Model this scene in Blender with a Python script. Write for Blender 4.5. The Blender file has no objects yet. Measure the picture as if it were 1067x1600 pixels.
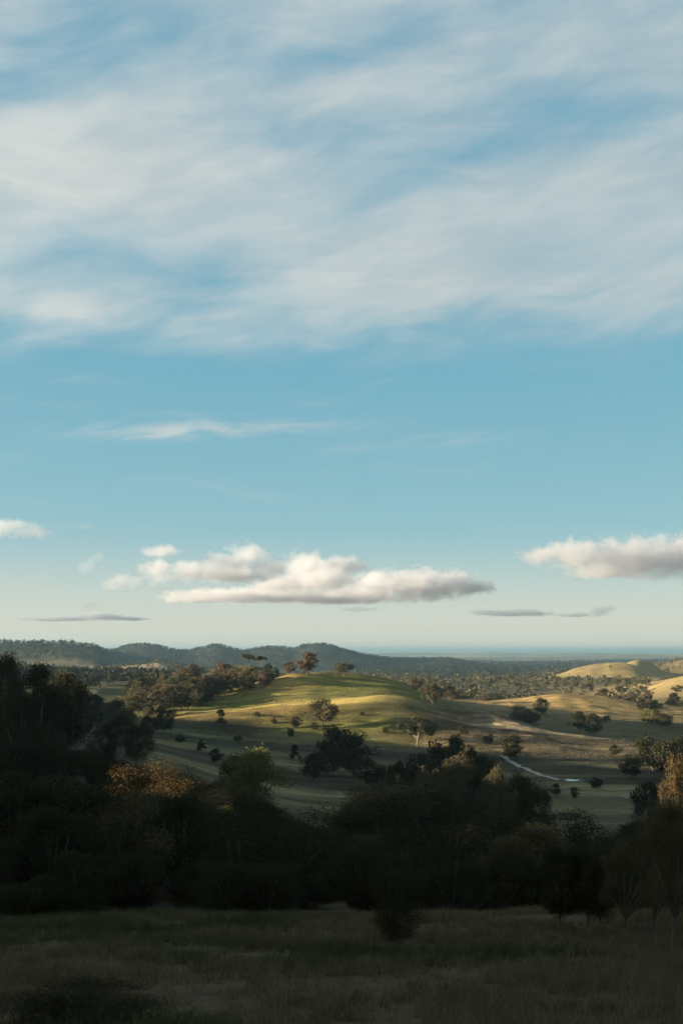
import bpy, math, random
import numpy as np
from mathutils import Vector
from mathutils.bvhtree import BVHTree

R = math.radians
rng = np.random.default_rng(11)
random.seed(11)
SC = bpy.context.scene
COL = SC.collection

# ------------------------------------------------------------------ camera
F, CX, CY, HOR = 2222.2, 533.5, 800.0, 1017.0      # 50 mm lens on a 1067 x 1600 frame
PITCH = math.atan((HOR - CY) / F)
cam = bpy.data.cameras.new('camera')
cam.sensor_fit = 'VERTICAL'; cam.sensor_height = 36.0; cam.sensor_width = 24.0; cam.lens = 50.0
cam.clip_start = 0.5; cam.clip_end = 200000
camo = bpy.data.objects.new('camera', cam); COL.objects.link(camo)
camo.location = (0, 0, 0); camo.rotation_euler = (math.pi / 2 + PITCH, 0, 0)
SC.camera = camo

# ------------------------------------------------------------------ render / exposure
SC.render.engine = 'CYCLES'
SC.view_settings.view_transform = 'Standard'; SC.view_settings.look = 'None'
SC.view_settings.exposure = 2.46; SC.view_settings.gamma = 1.0
SC.view_settings.use_curve_mapping = False
SC.cycles.use_denoising = True
SC.cycles.max_bounces = 8; SC.cycles.diffuse_bounces = 2; SC.cycles.glossy_bounces = 2
SC.cycles.transmission_bounces = 2; SC.cycles.volume_bounces = 5; SC.cycles.transparent_max_bounces = 8
SC.cycles.use_adaptive_sampling = True; SC.cycles.adaptive_threshold = 0.015

# ------------------------------------------------------------------ sun direction
SUN_EL, SUN_BACK = 9.0, 4.0           # degrees above the horizon; degrees behind the line straight to the left
S = Vector((-math.cos(R(SUN_BACK)) * math.cos(R(SUN_EL)), -math.sin(R(SUN_BACK)) * math.cos(R(SUN_EL)), math.sin(R(SUN_EL))))

# ------------------------------------------------------------------ world: low-sun sky with high cirrus
W = bpy.data.worlds.new('World'); SC.world = W; W.use_nodes = True
nt = W.node_tree; nt.nodes.clear()
class NT:
    """tiny node helper"""
    def __init__(s, tree): s.t = tree
    def n(s, typ, **kw):
        nd = s.t.nodes.new(typ)
        for k, v in kw.items(): setattr(nd, k, v)
        return nd
    def put(s, sock, v):
        if hasattr(v, 'is_output'): s.t.links.new(v, sock)
        else: sock.default_value = v
    def m(s, op, a, b=0.0, c=0.0, clamp=False):
        nd = s.n('ShaderNodeMath', operation=op, use_clamp=clamp)
        for i, v in enumerate((a, b, c)): s.put(nd.inputs[i], v)
        return nd.outputs[0]
    def vm(s, op, a, b=(0, 0, 0)):
        nd = s.n('ShaderNodeVectorMath', operation=op)
        s.put(nd.inputs[0], a); s.put(nd.inputs[1], b)
        return nd.outputs[0]
    def noise(s, vec, scale, detail=4, rough=.5, dist=0.0, out='Fac'):
        nd = s.n('ShaderNodeTexNoise'); s.put(nd.inputs['Vector'], vec)
        nd.inputs['Scale'].default_value = scale; nd.inputs['Detail'].default_value = detail
        nd.inputs['Roughness'].default_value = rough; nd.inputs['Distortion'].default_value = dist
        return nd.outputs[out]
    def comb(s, x, y, z=0.0):
        nd = s.n('ShaderNodeCombineXYZ')
        for i, v in enumerate((x, y, z)): s.put(nd.inputs[i], v)
        return nd.outputs[0]
    def sep(s, v):
        nd = s.n('ShaderNodeSeparateXYZ'); s.put(nd.inputs[0], v); return nd.outputs
    def mix(s, f, a, b, mode='MIX'):
        nd = s.n('ShaderNodeMix', data_type='RGBA', blend_type=mode)
        s.put(nd.inputs[0], f)
        for k, v in ((6, a), (7, b)):
            s.put(nd.inputs[k], v if hasattr(v, 'is_output') else (*v, 1.0))
        return nd.outputs[2]
    def mr(s, v, a, b, c=0.0, d=1.0, smooth=True):
        nd = s.n('ShaderNodeMapRange', interpolation_type='SMOOTHSTEP' if smooth else 'LINEAR')
        for i, x in enumerate((v, a, b, c, d)): s.put(nd.inputs[i], x)
        return nd.outputs[0]

w = NT(nt)
sky = w.n('ShaderNodeTexSky', sky_type='NISHITA'); sky.sun_disc = False
sky.sun_elevation = R(SUN_EL); sky.sun_rotation = math.atan2(S.x, S.y)
sky.altitude = 400; sky.air_density = 0.5; sky.dust_density = 0.5; sky.ozone_density = 1.4
tc = w.n('ShaderNodeTexCoord').outputs['Generated']
dx, dy, dz = w.sep(tc)
az = w.m('ARCTAN2', dx, dy)                 # 0 straight ahead, + to the right
el = w.m('ARCSINE', dz)
def pix(px, py): return (math.atan((px - CX) / F), math.atan((HOR - py) / F))
def blob(px, py, sx, sy, rot=0.0):
    """soft ellipse in azimuth / elevation"""
    a0, e0 = pix(px, py); c, s_ = math.cos(rot), math.sin(rot)
    u = w.m('SUBTRACT', az, a0); v = w.m('SUBTRACT', el, e0)
    p = w.m('ADD', w.m('MULTIPLY', u, c * F / sx), w.m('MULTIPLY', v, s_ * F / sx))
    q = w.m('ADD', w.m('MULTIPLY', u, -s_ * F / sy), w.m('MULTIPLY', v, c * F / sy))
    d2 = w.m('ADD', w.m('MULTIPLY', p, p), w.m('MULTIPLY', q, q))
    return w.m('EXPONENT', w.m('MULTIPLY', d2, -1.0))
base = w.comb(az, el)
warpv = w.noise(base, 5.0, 3, .5, out='Color')
wv = w.vm('SCALE', w.vm('SUBTRACT', warpv, (.5, .5, .5))); wv.node.inputs['Scale'].default_value = .075
wp = w.vm('ADD', base, wv)
def stretched(vec, rot, sx, sy):
    nd = w.n('ShaderNodeMapping'); w.put(nd.inputs[0], vec)
    nd.inputs['Rotation'].default_value = (0, 0, -rot); nd.inputs['Scale'].default_value = (1, 1, 1)
    return w.vm('MULTIPLY', nd.outputs[0], (sx, sy, 1))
n_big = w.noise(stretched(wp, R(8), 4.0, 11.0), 1.0, 3, .55)
n_str = w.noise(stretched(wp, R(12), 9.5, 31.0), 1.0, 5, .56)
n_fin = w.noise(stretched(base, R(9), 16.0, 120.0), 1.0, 6, .66)
def add(*xs):
    t = xs[0]
    for x in xs[1:]: t = w.m('ADD', t, x)
    return t
def sc(x, k): return w.m('MULTIPLY', x, k)
cover = w.mr(w.m('ADD', el, add(sc(w.m('SUBTRACT', n_big, .5), .07), sc(w.m('SUBTRACT', n_str, .5), .05))), .184, .250)
gaps = add(sc(blob(470, 190, 150, 42, R(3)), -.75), sc(blob(800, 210, 250, 38, R(12)), -.62), sc(blob(950, 165, 150, 38, R(-14)), -.55),
           sc(blob(300, 430, 190, 42, R(-14)), -.62), sc(blob(80, 405, 150, 60, R(-5)), -.45), sc(blob(60, 110, 260, 50, R(18)), -.9), sc(blob(560, 60, 200, 40, R(12)), -.5),
           sc(blob(150, 20, 300, 60), -.7), sc(blob(850, 0, 180, 24), -.3), sc(blob(1000, 520, 140, 22, R(5)), -.35), sc(blob(640, 265, 170, 30, R(25)), -.35), sc(blob(0, 520, 90, 26), -.35))
bands = add(sc(blob(120, 260, 240, 70, R(10)), .38), sc(blob(650, 480, 420, 60, R(2)), .22), sc(blob(850, 320, 330, 90, R(10)), .22), sc(blob(500, 120, 160, 34, R(15)), .28),
            sc(blob(60, 165, 190, 26, R(22)), .30))
dens = add(w.m('MULTIPLY', cover, .62), sc(gaps, .50), bands, sc(w.m('SUBTRACT', n_str, .5), 1.0), sc(w.m('SUBTRACT', n_big, .5), .9), sc(w.m('SUBTRACT', n_fin, .5), .19), .12)
cir = w.m('MULTIPLY', w.mr(dens, -.30, 1.30), cover)
wis = add(blob(330, 668, 190, 13, R(2)), sc(blob(250, 680, 130, 9, R(3)), .7), sc(blob(680, 688, 130, 11, R(3)), .55), sc(blob(560, 700, 60, 6, R(8)), .5), sc(blob(500, 625, 40, 8), .3), sc(blob(130, 595, 60, 9), .25))
n_w = w.noise(stretched(wp, R(9), 24.0, 150.0), 1.0, 6, .65)
wisp = w.m('MULTIPLY', wis, w.mr(n_w, .30, .72, 0, 1))
low = sc(w.m('MULTIPLY', w.mr(w.noise(stretched(wp, 0, 6, 60), 1.0, 5, .6), .5, .8), w.mr(el, .02, .05)), .16)
cirrus = w.m('MINIMUM', add(sc(cir, .88), sc(wisp, .62), low), .92)
sunny = w.mr(az, .35, -.5)              # towards the sun the ice cloud is brighter and warmer
ccol = w.mix(sunny, (2.05, 2.25, 2.25), (2.80, 2.82, 2.62))
ccol = w.mix(w.mr(n_str, .3, .7), w.mix(1.0, ccol, (.88, .90, .92), 'MULTIPLY'), ccol)
sr, sg, sb = w.sep(sky.outputs[0])       # film response of the sky, one curve for every direction
KS = 1 / .276
grade0 = w.comb(sc(w.m('POWER', sc(sr, .1), .82), 1.34 * KS), sc(w.m('POWER', sc(sg, .1), .39), .89 * KS), sc(w.m('POWER', sc(sb, .1), .20), .715 * KS))
cream = w.mr(el, .090, -.005, 0, .85)        # dusty air low over the plains, the same all round
graded = w.mix(cream, grade0, (.75 * KS, .74 * KS, .60 * KS))
bgc = w.mix(cirrus, graded, ccol)
bg = w.n('ShaderNodeBackground'); w.put(bg.inputs[0], bgc); bg.inputs[1].default_value = 0.05
wo = w.n('ShaderNodeOutputWorld'); nt.links.new(bg.outputs[0], wo.inputs[0])

# ------------------------------------------------------------------ sun lamp
sun = bpy.data.lights.new('sun', 'SUN'); sun.energy = 5.0; sun.angle = R(.5); sun.color = (1.0, .80, .56)
suno = bpy.data.objects.new('sun', sun); COL.objects.link(suno)
suno.rotation_euler = (-S).to_track_quat('-Z', 'Y').to_euler()

# ================================================================== helpers
def P(px, py, Y):
    """photo pixel + forward distance -> world point"""
    dxp, dyp = (px - CX) / F, (CY - py) / F
    d = Vector((dxp, math.cos(PITCH) - dyp * math.sin(PITCH), math.sin(PITCH) + dyp * math.cos(PITCH)))
    return d * (Y / d.y)
def raydir(px, py):
    return P(px, py, 1.0).normalized()
def tag(o, label=None, cat=None, group=None, kind=None):
    if label: o['label'] = label
    if cat: o['category'] = cat
    if group: o['group'] = group
    if kind: o['kind'] = kind
    return o
def mesh_np(name, v, f, mats=(), smooth=False, link=True, attrs=None, parent=None):
    """v (n,3); f (m,k) all triangles or all quads"""
    me = bpy.data.meshes.new(name); v = np.asarray(v, np.float32); f = np.asarray(f, np.int32)
    k = f.shape[1]
    me.vertices.add(len(v)); me.vertices.foreach_set('co', v.ravel())
    me.loops.add(f.size); me.loops.foreach_set('vertex_index', f.ravel())
    me.polygons.add(len(f)); me.polygons.foreach_set('loop_start', np.arange(0, f.size, k, dtype=np.int32))
    if smooth: me.polygons.foreach_set('use_smooth', np.ones(len(f), bool))
    for n_, a in (attrs or {}).items():
        if a.ndim == 1:
            at = me.attributes.new(n_, 'FLOAT', 'POINT'); at.data.foreach_set('value', a.astype(np.float32))
        else:
            at = me.attributes.new(n_, 'FLOAT_COLOR', 'POINT'); at.data.foreach_set('color', np.c_[a, np.ones(len(a))].astype(np.float32).ravel())
    me.update(calc_edges=True)
    for m in mats: me.materials.append(m)
    if not link: return me
    o = bpy.data.objects.new(name, me); COL.objects.link(o)
    if parent: o.parent = parent
    return o

# value noise ------------------------------------------------------
_PT = rng.random((256, 256))
def vnoise(x, y):
    xi = np.floor(x).astype(int); yi = np.floor(y).astype(int); fx = x - xi; fy = y - yi
    fx = fx * fx * fx * (fx * (fx * 6 - 15) + 10); fy = fy * fy * fy * (fy * (fy * 6 - 15) + 10)
    g = lambda a, b: _PT[a & 255, b & 255]
    return (g(xi, yi) * (1 - fx) + g(xi + 1, yi) * fx) * (1 - fy) + (g(xi, yi + 1) * (1 - fx) + g(xi + 1, yi + 1) * fx) * fy
def fbm(x, y, s, o=4, gain=.5):
    t = 0; a = 1; n_ = 0
    for i in range(o):
        t = t + a * (vnoise(x / s + 17.3 * i, y / s - 9.1 * i) - .5); n_ += a; a *= gain; s *= .48
    return t / n_
def sst(a, b, x):
    t = np.clip((x - a) / (b - a), 0, 1); return t * t * (3 - 2 * t)

# ================================================================== terrain
CP = [  # (pixel x, pixel y, forward distance): where each slope lies
 # valley side below the meadow and the shaded paddock
 (533, 1410, 130), (250, 1400, 130), (800, 1425, 130), (1067, 1440, 130), (20, 1360, 130),
 (533, 1400, 200), (800, 1410, 200), (1067, 1390, 200), (250, 1360, 200), (60, 1250, 200),
 (533, 1372, 300), (800, 1385, 300), (1000, 1375, 300), (300, 1320, 300), (120, 1200, 300), (0, 1160, 260), (-120, 1120, 260),
 (533, 1300, 420), (760, 1310, 420), (1000, 1315, 420), (330, 1250, 420), (180, 1190, 420), (60, 1140, 420),
 (450, 1250, 520), (650, 1255, 520), (850, 1265, 520), (1050, 1265, 520), (280, 1195, 520), (130, 1152, 480),
 (450, 1213, 600), (650, 1222, 600), (870, 1221, 600), (1050, 1225, 600), (300, 1180, 600), (190, 1160, 580),
 (450, 1183, 680), (620, 1190, 690), (780, 1195, 690), (950, 1195, 690), (1067, 1195, 690), (320, 1165, 680), (210, 1150, 680),
 (400, 1156, 760), (320, 1148, 770), (240, 1140, 780), (150, 1128, 780), (50, 1110, 780), (560, 1165, 755), (680, 1176, 750), (800, 1176, 750),
 # sunlit hill: foot, front swell, hollow behind it, face, rim
 (230, 1128, 850), (300, 1123, 850), (400, 1129, 838), (500, 1138, 822), (600, 1148, 806), (700, 1158, 796),
 (300, 1118, 862), (360, 1111, 872), (420, 1101, 884), (480, 1095, 892), (560, 1089, 898), (620, 1087, 900), (660, 1098, 888), (700, 1125, 850),
 (300, 1109, 905), (350, 1107, 915), (400, 1098, 920), (460, 1090, 918), (550, 1083, 925), (620, 1083, 925),
 (350, 1092, 950), (420, 1082, 948), (480, 1079, 945), (550, 1075, 950), (620, 1079, 945),
 (340, 1084, 975), (370, 1079, 980), (410, 1067, 985), (440, 1058, 990), (470, 1052, 1000), (500, 1051, 1008), (540, 1054, 1012), (580, 1059, 1010), (620, 1067, 1002), (650, 1080, 990), (690, 1094, 960),
 (620, 1078, 975), (590, 1071, 980), (650, 1089, 962), (410, 1066, 1030), (480, 1054, 1070), (550, 1058, 1075), (600, 1066, 1060), (500, 1057, 1130), (560, 1061, 1150), (500, 1068, 1230), (590, 1072, 1160),
 # knob with the flat-topped trees, wooded ridge to its left
 (395, 1043, 1110), (375, 1050, 1100), (355, 1062, 1085), (420, 1048, 1110), (440, 1052, 1120), (395, 1060, 1180), (330, 1072, 1070), (300, 1080, 1060), (260, 1084, 1050), (215, 1080, 1060),
 (200, 1086, 1030), (240, 1098, 970), (235, 1112, 910), (270, 1102, 940), (190, 1112, 930), (130, 1100, 930), (60, 1090, 930), (-60, 1085, 930),
 (150, 1088, 1150), (60, 1078, 1150), (0, 1070, 1150), (150, 1062, 1700), (60, 1052, 1700), (-60, 1045, 1700), (250, 1066, 1500),
 (230, 1037, 2600), (260, 1038, 2600), (190, 1044, 2500), (300, 1046, 2600), (330, 1050, 2600), (200, 1052, 2200), (280, 1055, 2200), (120, 1048, 2500),
 (480, 1072, 1400), (600, 1082, 1400), (400, 1066, 1500), (340, 1062, 2200), (480, 1056, 2400), (420, 1050, 3200), (100, 1042, 3200), (0, 1040, 3000),
 # right: spur running down from the hill, gully, golden swell, golden slope at the edge
 (690, 1099, 930), (730, 1107, 900), (760, 1116, 880), (800, 1127, 862), (850, 1141, 845), (900, 1151, 828), (1000, 1161, 805), (1067, 1168, 800),
 (720, 1130, 860), (780, 1150, 810), (870, 1164, 780), (960, 1176, 765),
 (820, 1132, 882), (780, 1121, 905), (850, 1141, 895), (900, 1150, 880), (760, 1119, 960), (800, 1128, 960), (850, 1139, 960), (900, 1146, 950), (1000, 1152, 940), (1067, 1156, 930), (700, 1104, 1000), (850, 1131, 1040), (900, 1133, 1040), (1000, 1141, 1020), (770, 1116, 1040),
 (740, 1106, 1100), (800, 1113, 1110), (900, 1119, 1130), (900, 1113, 1180), (1000, 1126, 1090), (1067, 1130, 1060),
 (720, 1096, 1250), (770, 1097, 1280), (820, 1094, 1300), (900, 1085, 1310), (935, 1087, 1310), (970, 1096, 1290), (1010, 1108, 1260), (1050, 1116, 1230),
 (800, 1110, 1450), (900, 1103, 1500), (1000, 1112, 1500), (700, 1098, 1500),
 (1067, 1058, 2000), (1040, 1070, 1980), (1010, 1082, 1900), (1067, 1084, 1780), (1130, 1050, 2000), (1067, 1098, 1600), (985, 1092, 1900),
 (600, 1082, 1700), (700, 1088, 2000), (800, 1089, 2100), (900, 1088, 2100),
 # hill far right
 (990, 1035, 3000), (1003, 1035, 3000), (960, 1041, 2980), (930, 1047, 2950), (880, 1057, 2900), (830, 1064, 2850), (1025, 1049, 3000), (960, 1060, 2700), (900, 1067, 2650), (1040, 1062, 2700), (990, 1039, 2880), (960, 1044, 2860), (1003, 1040, 2880), (1025, 1051, 2880), (990, 1039, 3120), (960, 1046, 3120), (1003, 1039, 3150), (1025, 1048, 3150), (990, 1044, 3280), (1010, 1046, 3320),
 (1067, 1028, 3900), (1045, 1032, 3900), (1025, 1038, 3850), (1110, 1023, 3900), (1010, 1043, 3600), (985, 1050, 3600), (960, 1056, 3500), (900, 1060, 3500), (1045, 1046, 3300), (1067, 1042, 3300), (1067, 1052, 2900),
 (533, 1062, 3500), (650, 1066, 3300), (750, 1068, 3200), (533, 1053, 4500), (650, 1054, 4500), (800, 1054, 4500), (950, 1054, 4600), (1100, 1050, 4800), (250, 1048, 4500), (100, 1046, 4300),
]
SIDE = [  # (azimuth deg, distance, height) beyond the edges of the picture
 (-30, 140, -14), (-30, 260, -12), (-30, 450, -22), (-30, 800, -30), (-30, 1300, -35), (-30, 2500, -40), (-30, 4500, -60),
 (-60, 140, 2), (-60, 400, -12), (-60, 1000, -30), (-60, 3000, -50), (-100, 150, 14), (-100, 500, 10), (-100, 1500, -20), (-100, 4000, -50),
 (-150, 150, 18), (-150, 400, 35), (-150, 1500, 0), (-150, 4500, -50), (180, 150, 18), (180, 400, 38), (180, 1500, 0), (180, 4500, -50), (-180, 150, 18), (-180, 400, 38), (-180, 1500, 0), (-180, 4500, -50),
 (140, 150, 12), (140, 400, 22), (140, 1500, -10), (140, 4500, -55), (90, 150, -8), (90, 500, -25), (90, 1500, -40), (90, 4500, -60),
 (45, 150, -24), (45, 400, -48), (45, 900, -55), (45, 2000, -55), (45, 4500, -65), (25, 150, -30), (25, 300, -48), (25, 600, -55), (25, 1000, -56), (25, 2000, -50), (25, 4500, -62)]
def relief(x, y, r):
    """undulation that grows with distance"""
    z = fbm(x, y, 90, 4) * 3.0 * sst(150, 600, r) + fbm(x + 900, y, 420, 4) * 9 * sst(1200, 2600, r)
    rid = 1 - np.abs(fbm(x - 350, y * .8 + 120, 55, 3)) * 5
    z = z + (fbm(x + 70, y, 30, 4) * 2.6 + np.clip(rid, 0, 1) * 1.3) * sst(450, 750, r) * (1 - sst(1500, 2200, r))
    z = z + fbm(x - 40, y, 260, 4) * 12 * sst(2100, 2700, r) * (1 - sst(3800, 4500, r))
    return z + (1 - np.abs(fbm(x + 777, y * .7, 130, 3)) * 6).clip(0, 1) * 4 * sst(2100, 2700, r) * (1 - sst(3800, 4500, r))
_c = []; _z = []
for (px, py, Y) in CP:
    p = P(px, py, Y); _c.append((math.atan2(p.x, p.y), math.log(math.hypot(p.x, p.y)))); _z.append(p.z)
for (a, r_, z) in SIDE:
    _c.append((R(a), math.log(r_))); _z.append(z)
_c = np.array(_c); _z = np.array(_z); MQ = .035
_er = np.exp(_c[:, 1]); _z = _z - relief(_er * np.sin(_c[:, 0]), _er * np.cos(_c[:, 0]), _er)      # slopes pass through the points with the relief on
_A = np.sqrt(((_c[:, None] - _c[None]) ** 2).sum(-1) + MQ ** 2)
_n = len(_c)
_M = np.zeros((_n + 1, _n + 1)); _M[:_n, :_n] = _A + np.eye(_n) * 0; _M[_n, :_n] = 1; _M[:_n, _n] = 1
_W = np.linalg.solve(_M, np.r_[_z, 0])
RIDGE = [(-190, -160, 46), (-185, -20, 37), (-180, 50, 25), (-182, 95, 18), (-187, 140, 10), (-190, 160, 8), (-194, 185, 4.0), (-200, 210, 19), (-204, 234, 25), (-206, 252, 24), (-210, 268, 20), (-214, 290, 15), (-222, 318, 8), (-232, 350, 10), (-240, 385, 12.5), (-255, 460, 20), (-268, 540, 25), (-275, 625, 12), (-278, 730, 3), (-280, 810, -8), (-285, 910, -24)]
_rp = np.array(RIDGE, float)
def ridge(x, y):
    """the spur left of the picture that shades the valley"""
    yy = np.clip(y, -160, 910)
    cx = np.interp(yy, _rp[:, 1], _rp[:, 0]); h = np.interp(yy, _rp[:, 1], _rp[:, 2])
    return cx, h
RANGE = [(-400, 1004), (-200, 1006), (0, 1009), (50, 1011), (100, 1009), (130, 1012), (160, 1016), (175, 1019), (200, 1011), (225, 1008), (250, 1011), (280, 1019), (305, 1017), (330, 1010), (345, 1009), (357, 1013), (380, 1020), (395, 1016), (420, 1013), (440, 1013), (460, 1016), (475, 1011), (490, 1008), (512, 1009), (530, 1015), (560, 1024), (600, 1031), (640, 1032), (700, 1031), (720, 1035), (760, 1042), (800, 1045), (1300, 1046)]
_ra = np.array([math.atan((a - CX) / F) for a, b in RANGE]); _re = np.array([(HOR - b) / F for a, b in RANGE])
def height(x, y):
    x = np.asarray(x, float); y = np.asarray(y, float)
    r = np.hypot(x, y) + 1e-6; phi = np.arctan2(x, y)
    q = np.stack([phi, np.log(np.clip(r, 60, 5200))], -1).reshape(-1, 2)
    z = np.empty(len(q))
    for i in range(0, len(q), 20000):
        d = np.sqrt(((q[i:i + 20000, None] - _c[None]) ** 2).sum(-1) + MQ ** 2)
        z[i:i + 20000] = d @ _W[:_n] + _W[_n]
    z = z.reshape(x.shape)
    z = z + relief(x, y, r)
    # plain
    plain = -78 + fbm(x, y, 3000, 3) * 26 * sst(3000, 9000, r) * (1 - sst(12000, 25000, r))
    z = z + (plain - z) * sst(3800, 5200, r)
    # blue ranges
    D = np.where(phi < math.atan((172 - CX) / F), 4600.0, np.where(phi < math.atan((548 - CX) / F), 6400.0, 6800.0))
    D = 4600 + 1800 * sst(math.atan((150 - CX) / F), math.atan((190 - CX) / F), phi) + 300 * sst(math.atan((540 - CX) / F), math.atan((600 - CX) / F), phi)
    top = np.interp(phi, _ra, _re) * D * np.cos(np.clip(phi, -1, 1)) + 0
    prof = np.where(r < D, np.exp(-((r - D) / 700.0) ** 2), np.exp(-((r - D) / 1100.0) ** 2))
    prof = prof * sst(-1.9, -1.2, phi) * (1 - sst(.5, .9, phi))
    z = z + np.maximum(top + 78, 0) * prof * (1 + .25 * fbm(x, y, 500, 3) * (1 - prof))
    # far low ridges
    for D2, h2, sd in ((11000, 26, 3), (16000, 40, 8), (26000, 62, 21)):
        z = z + h2 * np.clip(.35 + 1.6 * fbm(phi * 9000 + sd * 999, r * 0 + sd, 900, 3), 0, 1) * np.exp(-((r - D2) / (D2 * .07)) ** 2)
    # meadow where the camera stands
    mead = -4.0 - .137 * y + .010 * x + fbm(x, y, 9, 4) * .35 - .0019 * np.clip(y - 84, 0, 60) ** 2
    mead = np.where(y < 0, -4 - .137 * y, mead)
    k = sst(95, 135, r); z = mead + (z - mead) * k
    cx, h = ridge(x, y)
    end = 1 - sst(0, 120, np.clip(-160 - y, 0, 1e9)) * .4
    g = np.exp(-((x - cx) / np.where(x < cx, 120.0, 62.0)) ** 2) * (1 - sst(910, 1050, y)) * (1 - sst(300, 600, -y))
    z = z + np.maximum(h * end - z, 0) * g
    return z

# polar tessellation: fine in front, coarse behind
az_f = np.linspace(-R(19), R(19), 420)
az_b = np.linspace(R(19), 2 * math.pi - R(19), 150)[1:-1]
AZ = np.r_[az_f, az_b]
rr = [0.1]
while rr[-1] < 90000: rr.append(rr[-1] * (1.3 if rr[-1] < 12 else 1.0065 if 600 < rr[-1] < 1400 else 1.017 if 300 < rr[-1] < 1800 else (1.022 if rr[-1] < 9000 else 1.05)))
RR = np.array(rr)
GA, GR = np.meshgrid(AZ, RR)
VX, VY = GR * np.sin(GA), GR * np.cos(GA)
VZ = height(VX, VY)
nR, nA = VX.shape
V = np.stack([VX, VY, VZ], -1).reshape(-1, 3)
ii, jj = np.meshgrid(np.arange(nR - 1), np.arange(nA), indexing='ij')
j2 = (jj + 1) % nA
QUADS = np.stack([ii * nA + jj, ii * nA + j2, (ii + 1) * nA + j2, (ii + 1) * nA + jj], -1).reshape(-1, 4)[:, ::-1]
BV = BVHTree.FromPolygons([tuple(p) for p in V], [tuple(q) for q in QUADS.tolist()])
def gz(x, y):
    h = BV.ray_cast(Vector((x, y, 500)), Vector((0, 0, -1)))
    return h[0].z if h[0] is not None else 0.0
def hit(px, py):
    h = BV.ray_cast(Vector((0, 0, 0)), raydir(px, py))
    return h[0]

# colours of the land (what grows there, with some shading painted in), one value per vertex
X, Y_, Z_ = V[:, 0], V[:, 1], V[:, 2]; r_ = np.hypot(X, Y_); ph = np.arctan2(X, Y_)
def at(px, D): 
    return ((px - CX) / F * D, D)
def spot(px, D, sx, sy):
    cx, cy = at(px, D); return np.exp(-((X - cx) / sx) ** 2 - ((Y_ - cy) / sy) ** 2)
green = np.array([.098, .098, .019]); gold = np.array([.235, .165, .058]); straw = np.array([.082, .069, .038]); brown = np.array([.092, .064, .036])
forest = np.array([.015, .020, .014]); pale = np.array([.20, .16, .105]); olive = np.array([.044, .045, .020])  # forest tone darkened like the range leaves, for shade among far crowns
n1 = fbm(X, Y_, 60, 4); n2 = fbm(X + 500, Y_ * 2.2 - 300, 25, 4); n3 = fbm(X - 800, Y_ * 3, 14, 3)
def lerp(a, b, t): return a + (b - a) * np.clip(t, 0, 1)[:, None]
C = np.repeat(olive[None], len(V), 0)
C = lerp(C, np.repeat(straw[None], len(V), 0), .35 + n1 * 1.6 + n2 * 1.2)
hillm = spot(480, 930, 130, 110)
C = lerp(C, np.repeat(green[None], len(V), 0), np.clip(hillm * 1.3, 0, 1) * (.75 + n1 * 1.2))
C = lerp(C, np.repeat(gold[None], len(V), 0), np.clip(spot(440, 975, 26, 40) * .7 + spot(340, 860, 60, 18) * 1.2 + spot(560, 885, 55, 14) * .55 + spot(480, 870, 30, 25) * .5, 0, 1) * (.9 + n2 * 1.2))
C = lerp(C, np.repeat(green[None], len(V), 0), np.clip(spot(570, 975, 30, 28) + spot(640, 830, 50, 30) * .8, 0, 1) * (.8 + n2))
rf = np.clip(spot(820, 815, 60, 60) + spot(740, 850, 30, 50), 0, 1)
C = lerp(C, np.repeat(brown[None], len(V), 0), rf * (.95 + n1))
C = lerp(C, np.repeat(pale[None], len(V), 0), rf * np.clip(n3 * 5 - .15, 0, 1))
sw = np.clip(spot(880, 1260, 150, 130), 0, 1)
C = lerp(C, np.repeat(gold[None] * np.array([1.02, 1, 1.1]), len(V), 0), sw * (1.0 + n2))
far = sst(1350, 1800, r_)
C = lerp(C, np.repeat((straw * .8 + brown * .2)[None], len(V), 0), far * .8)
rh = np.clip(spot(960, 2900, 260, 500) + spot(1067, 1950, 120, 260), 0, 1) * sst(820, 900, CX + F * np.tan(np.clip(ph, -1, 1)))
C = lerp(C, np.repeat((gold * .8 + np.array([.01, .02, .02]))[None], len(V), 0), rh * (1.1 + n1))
C = lerp(C, np.repeat(pale[None], len(V), 0), spot(235, 2550, 140, 260) * (1.1 + n1))
n4 = fbm(X * .55, Y_ * .4, 900, 4)
C = lerp(C, np.repeat(forest[None], len(V), 0), sst(3600, 4300, r_) * (1 - sst(9000, 11000, r_)))
C = lerp(C, np.repeat((forest * 1.0 + straw * .45)[None], len(V), 0), sst(9000, 11000, r_))
C = lerp(C, np.repeat(pale[None], len(V), 0), sst(8500, 10000, r_) * np.clip(n4 * 9 - .55, 0, 1))
C = lerp(C, np.repeat((straw * .6)[None], len(V), 0), (1 - sst(90, 130, r_)))
ctree = np.clip(spot(60, 1650, 330, 420) * 1.5, 0, 1) * (1 - np.clip(spot(235, 2550, 200, 300) * 2, 0, 1))
C = lerp(C, np.repeat(forest[None], len(V), 0), ctree)
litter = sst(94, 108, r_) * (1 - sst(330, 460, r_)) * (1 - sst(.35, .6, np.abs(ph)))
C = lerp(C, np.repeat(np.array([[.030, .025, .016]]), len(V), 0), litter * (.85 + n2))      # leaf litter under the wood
nb = fbm(X * .22 + 50, Y_ + X * .12, 26, 4)          # relief shading put into the grass colour as pale and dark bands
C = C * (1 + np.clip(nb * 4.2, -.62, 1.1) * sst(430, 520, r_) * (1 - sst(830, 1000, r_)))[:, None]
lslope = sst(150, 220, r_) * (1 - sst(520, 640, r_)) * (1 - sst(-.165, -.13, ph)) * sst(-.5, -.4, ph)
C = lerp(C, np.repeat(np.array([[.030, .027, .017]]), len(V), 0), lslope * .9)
C = np.clip(C, .01, .6)

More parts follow.
